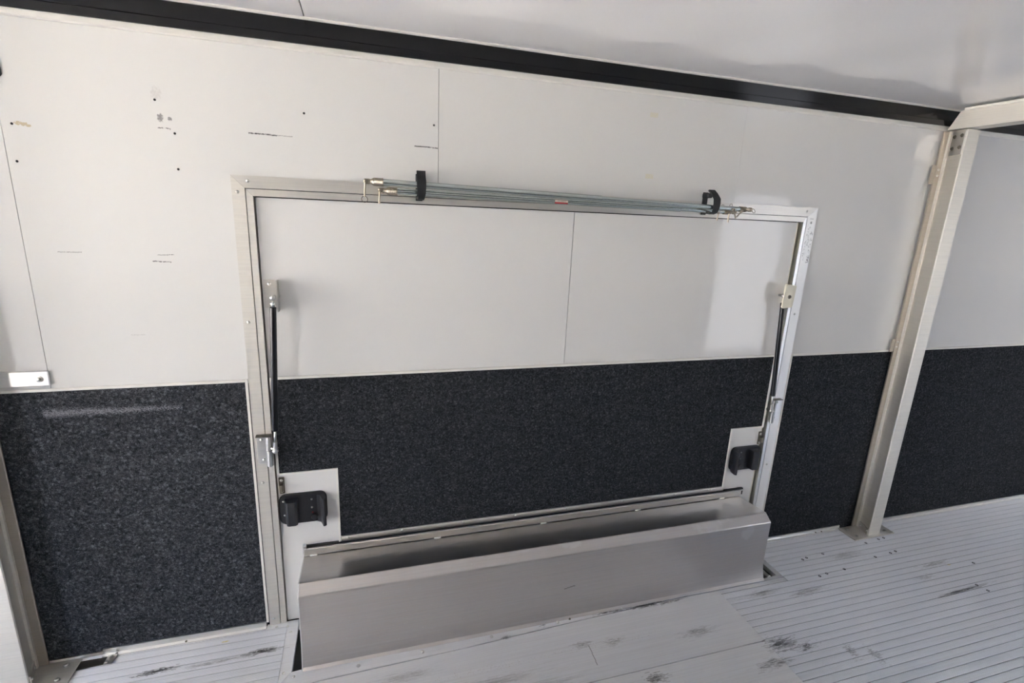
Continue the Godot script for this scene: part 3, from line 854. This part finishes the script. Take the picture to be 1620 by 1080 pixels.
func support_rod(label: String, xa: float, xj: float, xb: float, ya: float, yb: float, z: float, r: float, upper: bool) -> void:
	var t := thing("support_rod", label, "rod", Vector3(xa, ya, z), "telescoping rods clipped above the hatch door")
	var y := func(x: float) -> float: return lerpf(ya, yb, (x - xa) / (xb - xa))
	var P := func(x: float) -> Vector3: return Vector3(x, y.call(x), z)
	var st := mb()
	rod(st, P.call(xa), P.call(xj), r, 18, 0.001)
	obj("outer_tube", st, M.zinc, t)
	st = mb()
	rod(st, P.call(xj - 0.01), P.call(xb), r * 0.78, 18, 0.001)
	obj("inner_tube", st, M.zinc, t)
	# end fittings: ribbed ferrule, neck and eye
	for e: Array in [[xa, -1.0, r], [xb, 1.0, r * 0.82]]:
		var c: Vector3 = P.call(e[0])
		var n := Vector3(e[1], 0, 0)
		var R: float = e[2]
		st = mb()
		var prof := [Vector2(0, -0.016), Vector2(R * 1.22, -0.016)]
		for k in 7:
			prof.append(Vector2(R * 1.22, -0.014 + k * 0.004))
			prof.append(Vector2(R * 1.12, -0.0125 + k * 0.004))
		prof += [Vector2(R * 1.15, 0.014), Vector2(R * 0.75, 0.020), Vector2(R * 0.55, 0.028), Vector2(0, 0.030)]
		lathe(st, c, n, prof, 16)
		var f := obj("end_fitting", st, M.nickel, t)
		st = mb()
		bx(st, c.x + e[1] * 0.034 - 0.010, c.x + e[1] * 0.034 + 0.010, c.y - 0.0085, c.y + 0.0085, z - 0.004, z + 0.004, 0.003)
		ball(st, c + n * 0.038, 0.0088)
		obj("eye", st, M.nickel, f)
	var a: Vector3 = P.call(xa) + Vector3(-0.040, 0.002, 0.004)
	pin(t, a, Vector3(-0.06, 0, 0), 0.050 if upper else 0.044, upper)
	var b: Vector3 = P.call(xb)
	if upper:
		st = mb()
		wire(st, ring_points(b + Vector3(0.050, -0.004, 0.004), Vector3(0.2, 0.5, 1), 0.0088), 0.0013, true)
		obj("pull_ring", st, M.steel_dark, t)
		pin(t, b + Vector3(-0.012, -0.008, 0.010), Vector3(-0.85, 0, 0), 0.030, false)
		pin(t, b + Vector3(-0.052, -0.004, 0.012), Vector3(0.45, 0, 0), 0.036, false)
	else:
		pin(t, b + Vector3(0.006, 0.0, 0.006), Vector3(0.02, 0, 0), 0.042, false)
		pin(t, b + Vector3(-0.044, -0.006, 0.006), Vector3(-0.10, 0, 0), 0.030, false)
		st = mb()
		wire(st, ring_points(b + Vector3(0.012, 0.022, 0.006), Vector3(0.3, 0.1, 1), 0.010), 0.0012, true)
		obj("pull_ring", st, M.steel_dark, t)
		st = mb()
		wire(st, ring_points(b + Vector3(-0.028, 0.020, 0.006), Vector3(-0.4, 0.2, 1), 0.0062), 0.0012, true)
		obj("pull_ring", st, M.steel_dark, t)
		# curved maker's label
		st = mb()
		var c0: Vector3 = P.call(0.687)
		var c1: Vector3 = P.call(0.738)
		for k in 6:
			var t0 := lerpf(0.55, -0.75, k / 6.0)
			var t1 := lerpf(0.55, -0.75, (k + 1) / 6.0)
			var q := [c0, c1, c1, c0]
			var an := [t1, t1, t0, t0]
			var uvs := [Vector2(0, (k + 1) / 6.0), Vector2(1, (k + 1) / 6.0), Vector2(1, k / 6.0), Vector2(0, k / 6.0)]
			for i: int in [0, 2, 1, 0, 3, 2]:
				st.set_uv(uvs[i])
				st.add_vertex(q[i] + Vector3(0, sin(an[i]), cos(an[i])) * (r + 0.0006) - org)
		obj("label_sticker", st, M.sticker, t, "small cream and red sticker")

func rod_clip(x: float, label: String, lean: float, y := 0.0) -> void:
	var t := thing("rod_clip", label, "clip", Vector3(x, 1.665 + y, 0), "black rubber rod clips")
	var w := 0.0145
	var st := mb()
	var path := [Vector2(0.004, 1.645), Vector2(0.030, 1.640), Vector2(0.062, 1.637), Vector2(0.077, 1.642), Vector2(0.0845, 1.656), Vector2(0.086, 1.675), Vector2(0.084, 1.693), Vector2(0.074, 1.703), Vector2(0.068 - lean * 0.3, 1.714), Vector2(0.064 - lean, 1.727)]
	for i in path.size(): path[i].y += y
	strap(st, path, x - w, x + w, 0.0055, [0.72, 0.72, 0.72, 0.74, 0.92, 1.0, 1.02, 1.0, 1.0, 1.0])
	obj("strap", st, M.rubber, t)
	st = mb()
	bx(st, x - w * 0.8, x + w * 0.8, 1.698 + y, 1.716 + y, 0.001, 0.040, 0.003)
	bx(st, x - w * 0.8, x + w * 0.8, 1.632 + y, 1.720 + y, 0.0055, 0.0105, 0.001)
	obj("back_block", st, M.rubber, t)

func wall_hook() -> void:
	var t := thing("wall_hook", "small flat black plastic hook high on the wall by the sheet seam", "hook", Vector3(-0.935, 1.93, 0))
	var st := mb()
	prism(st, poly([-0.960, 1.906, -0.914, 1.904, -0.910, 1.910, -0.912, 1.948, -0.918, 1.954, -0.956, 1.956]), Vector3(0, 0, 0.0006), Vector3.RIGHT, Vector3.UP, Vector3(0, 0, 0.005))
	obj("back_plate", st, M.black_plastic, t)
	st = mb()
	strap(st, [Vector2(0.0056, 1.915), Vector2(0.016, 1.914), Vector2(0.020, 1.920), Vector2(0.020, 1.936)], -0.952, -0.930, 0.004)
	obj("prong", st, M.black_plastic, t)

func gas_strut(label: String, top: Vector3, bottom: Vector3, s: float) -> void:
	var t := thing("gas_strut", label, "gas strut", bottom, "gas struts of the hatch door")
	var d := (bottom - top).normalized()
	var l := top.distance_to(bottom)
	var st := mb()
	rod(st, top + d * 0.032, top + d * (l - 0.076), 0.0105, 18, 0.0015)
	obj("cylinder", st, M.strut_black, t)
	st = mb()
	rod(st, top + d * 0.012, top + d * 0.033, 0.0052, 12)
	obj("top_shank", st, M.bolt, t)
	st = mb()
	rod(st, top + d * (l - 0.077), bottom - d * 0.026, 0.0042, 12)
	obj("piston_rod", st, M.bolt, t)
	st = mb()
	rod(st, bottom - d * 0.034, bottom, 0.0072, 12, 0.001)
	obj("end_shank", st, M.bolt, t)
	for p: Vector3 in [top, bottom]:
		st = mb()
		ball(st, p, 0.0105, Vector3(0, 0, 1))
		rod(st, p - Vector3(0, 0, 0.026), p, 0.006, 12)
		obj("ball_joint", st, M.bolt, t)
	# upper angle bracket on the door
	var y := top.y
	if s < 0:
		st = mb()
		prism(st, poly([-0.308, y - 0.042, -0.262, y - 0.052, -0.262, y + 0.052, -0.308, y + 0.052]), Vector3(0, 0, -0.010), Vector3.RIGHT, Vector3.UP, Vector3(0, 0, 0.0045))
		prism(st, poly([-0.2664, y - 0.052, -0.262, y - 0.052, -0.262, y + 0.052, -0.2664, y + 0.052]), Vector3(0, 0, -0.0056), Vector3.RIGHT, Vector3.UP, Vector3(0, 0, 0.036))
		var b := obj("door_bracket", st, M.alu, t)
		rivet(b, Vector3(-0.290, y + 0.038, -0.0055), Vector3(0, 0, 1), 0.006)
		rivet(b, Vector3(-0.286, y - 0.030, -0.0055), Vector3(0, 0, 1), 0.006)
		bolt(b, Vector3(-0.262, y + 0.001, 0.014), Vector3(1, 0, 0), 0.006)
	else:
		st = mb()
		prism(st, poly([1.792, y - 0.048, 1.802, y - 0.054, 1.848, y - 0.050, 1.852, y - 0.040, 1.856, y + 0.048, 1.806, y + 0.050, 1.800, y + 0.046]), Vector3(0, 0, 0.044), Vector3.RIGHT, Vector3.UP, Vector3(0, 0, 0.0045))
		prism(st, poly([1.846, y - 0.050, 1.851, y - 0.048, 1.855, y + 0.048, 1.850, y + 0.048]), Vector3(0, 0, -0.010), Vector3.RIGHT, Vector3.UP, Vector3(0, 0, 0.055))
		var b := obj("door_bracket", st, M.cream, t)
		bolt(b, Vector3(1.826, y - 0.002, 0.0485), Vector3(0, 0, 1), 0.0065, M.steel_dark)
	# lower hinge bracket on the frame: leaf, rolled barrel, bolts
	var X := Vector3(-s, 0, 0)         # towards the door
	var o := Vector3(-0.366 if s < 0 else 1.922, bottom.y, 0.005)
	st = mb()
	prism(st, poly([0.0, -0.062, 0.034, -0.066, 0.034, 0.044, 0.0, 0.046]), o, X, Vector3.UP, Vector3(0, 0, 0.004))
	var hb := obj("frame_bracket", st, M.alu_bright, t)
	rivet(hb, o + X * 0.016 + Vector3(0, 0.030, 0.004), Vector3(0, 0, 1), 0.006)
	rivet(hb, o + X * 0.020 + Vector3(0, -0.048, 0.004), Vector3(0, 0, 1), 0.006)
	st = mb()
	rod(st, o + X * 0.040 + Vector3(0, -0.008, 0.012), o + X * 0.040 + Vector3(0, 0.044, 0.012), 0.010, 14, 0.001)
	obj("barrel", st, M.bolt, hb)
	st = mb()
	rod(st, o + X * 0.040 + Vector3(0, -0.070, 0.012), o + X * 0.040 + Vector3(0, -0.0095, 0.012), 0.010, 14, 0.001)
	obj("barrel", st, M.bolt, hb)
	st = mb()
	bx(st, minf(o.x, (o + X * 0.052).x), maxf(o.x, (o + X * 0.052).x), o.y + 0.046, o.y + 0.049, 0.005, 0.026, 0.0)
	obj("hinge_tab", st, M.steel_dark, hb)
	st = mb()
	rod(st, Vector3(o.x, bottom.y, 0.016) + X * 0.04, Vector3(bottom.x, bottom.y, 0.030), 0.005, 10)
	obj("stud", st, M.bolt, hb)

func small_things() -> void:
	var t := thing("flat_bar", "short flat aluminium bar bolted to the wall just above the worn carpet panel", "bar", Vector3(-1.2, 1.05, 0))
	var st := mb()
	bx(st, -1.08, -0.9285, 1.0265, 1.0735, 0.006, 0.0135, 0.0015)
	obj("bar", st, M.alu_bright, t)
	bolt(t, Vector3(-0.952, 1.049, 0.0135), Vector3(0, 0, 1), 0.0075)
	st = mb()
	rod(st, Vector3(-0.952, 1.049, 0.0), Vector3(-0.952, 1.049, 0.007), 0.01)
	obj("spacer", st, M.steel_dark, t)
	# loose bracket by the post foot
	t = thing("floor_bracket", "flat grey strap with two bolts lying against the foot of the worn carpet panel", "bracket", Vector3(-0.93, 0, 0.04))
	st = mb()
	prism(st, poly([-0.986, 0.024, -0.905, 0.024, -0.905, 0.055, -0.986, 0.060]), Vector3(0, 0.0008, 0), Vector3.RIGHT, Vector3(0, 0, 1), Vector3(0, 0.003, 0))
	obj("strap", st, M.steel_dark, t)
	st = mb()
	prism(st, poly([-0.904, 0.020, -0.874, 0.020, -0.880, 0.062, -0.904, 0.062]), Vector3(0, 0.0038, 0), Vector3.RIGHT, Vector3(0, 0, 1), Vector3(0, 0.003, 0))
	obj("end_plate", st, M.alu, t)
	bolt(t, Vector3(-0.890, 0.0068, 0.030), Vector3.UP, 0.006)
	bolt(t, Vector3(-0.897, 0.0068, 0.054), Vector3.UP, 0.006)
	# pipe in the slot beside the box
	t = thing("pipe", "bare metal pipe in the floor slot at the end of the wheel box", "pipe", Vector3(1.80, -0.012, 0.16))
	st = mb()
	rod(st, Vector3(1.803, -0.006, 0.155), Vector3(1.806, -0.006, 0.241), 0.012, 16, 0.002)
	obj("tube", st, M.bolt, t)

func _ready() -> void:
	rng.seed = 7
	var cam := Camera3D.new()
	cam.name = "camera"
	add_child(cam)
	cam.position = Vector3(0, 1.6067, 1.84)
	cam.rotation_order = EULER_ORDER_YXZ
	cam.rotation_degrees = Vector3(-14.20833, -17.02089, 2.5535)
	cam.fov = 67.803
	cam.near = 0.05
	cam.current = true
	var env := Environment.new()
	env.background_mode = Environment.BG_SKY
	var sky := Sky.new()
	var sm := ProceduralSkyMaterial.new()
	sm.sky_top_color = Color(0.50, 0.63, 0.84)
	sm.sky_horizon_color = Color(0.88, 0.90, 0.94)
	sm.ground_bottom_color = Color(0.5, 0.48, 0.45)
	sm.ground_horizon_color = Color(0.86, 0.90, 0.96)
	sky.sky_material = sm
	env.sky = sky
	env.tonemap_mode = Environment.TONE_MAPPER_LINEAR
	env.tonemap_exposure = 20.0
	env.sdfgi_enabled = true
	env.ssao_enabled = true
	env.ssil_enabled = true
	var we := WorldEnvironment.new()
	we.name = "environment"
	we.environment = env
	add_child(we)
	var sun := DirectionalLight3D.new()
	sun.name = "sun"
	add_child(sun)
	sun.rotation_degrees = Vector3(-50, 200, 0)
	sun.light_color = Color(1.0, 0.965, 0.92)
	sun.light_energy = 5.2
	sun.shadow_enabled = true
	materials()
	shell()
	shed()
	baseboards()
	door()
	wheel_box()
	post(2.576, 1.0, "aluminium upright post under the roof cross beam, its foot on a bare base plate")
	post(-1.083, -1.0, "bright aluminium upright post at the edge of the worn carpet panel")
	beam()
	support_rod("upper telescoping steel rod, its end pin holding a hanging ring", 0.066, 0.86, 1.49, 1.684, 1.660, 0.070, 0.0112, true)
	support_rod("lower telescoping steel rod with a small red and cream sticker", 0.112, 1.22, 1.44, 1.659, 1.648, 0.040, 0.0112, false)
	rod_clip(0.204, "black rubber clip near the ringed ends of the rods, below the wall seam", 0.0)
	rod_clip(1.352, "black rubber clip with its tab bent back, near the cluster of dangling pins", 0.022)
	wall_hook()
	gas_strut("black gas strut hanging from the bare aluminium angle bracket", Vector3(-0.274, 1.304, 0.045), Vector3(-0.302, 0.760, 0.045), -1.0)
	gas_strut("black gas strut hanging from the cream-painted bracket", Vector3(1.812, 1.300, 0.030), Vector3(1.852, 0.750, 0.034), 1.0)
	small_things()
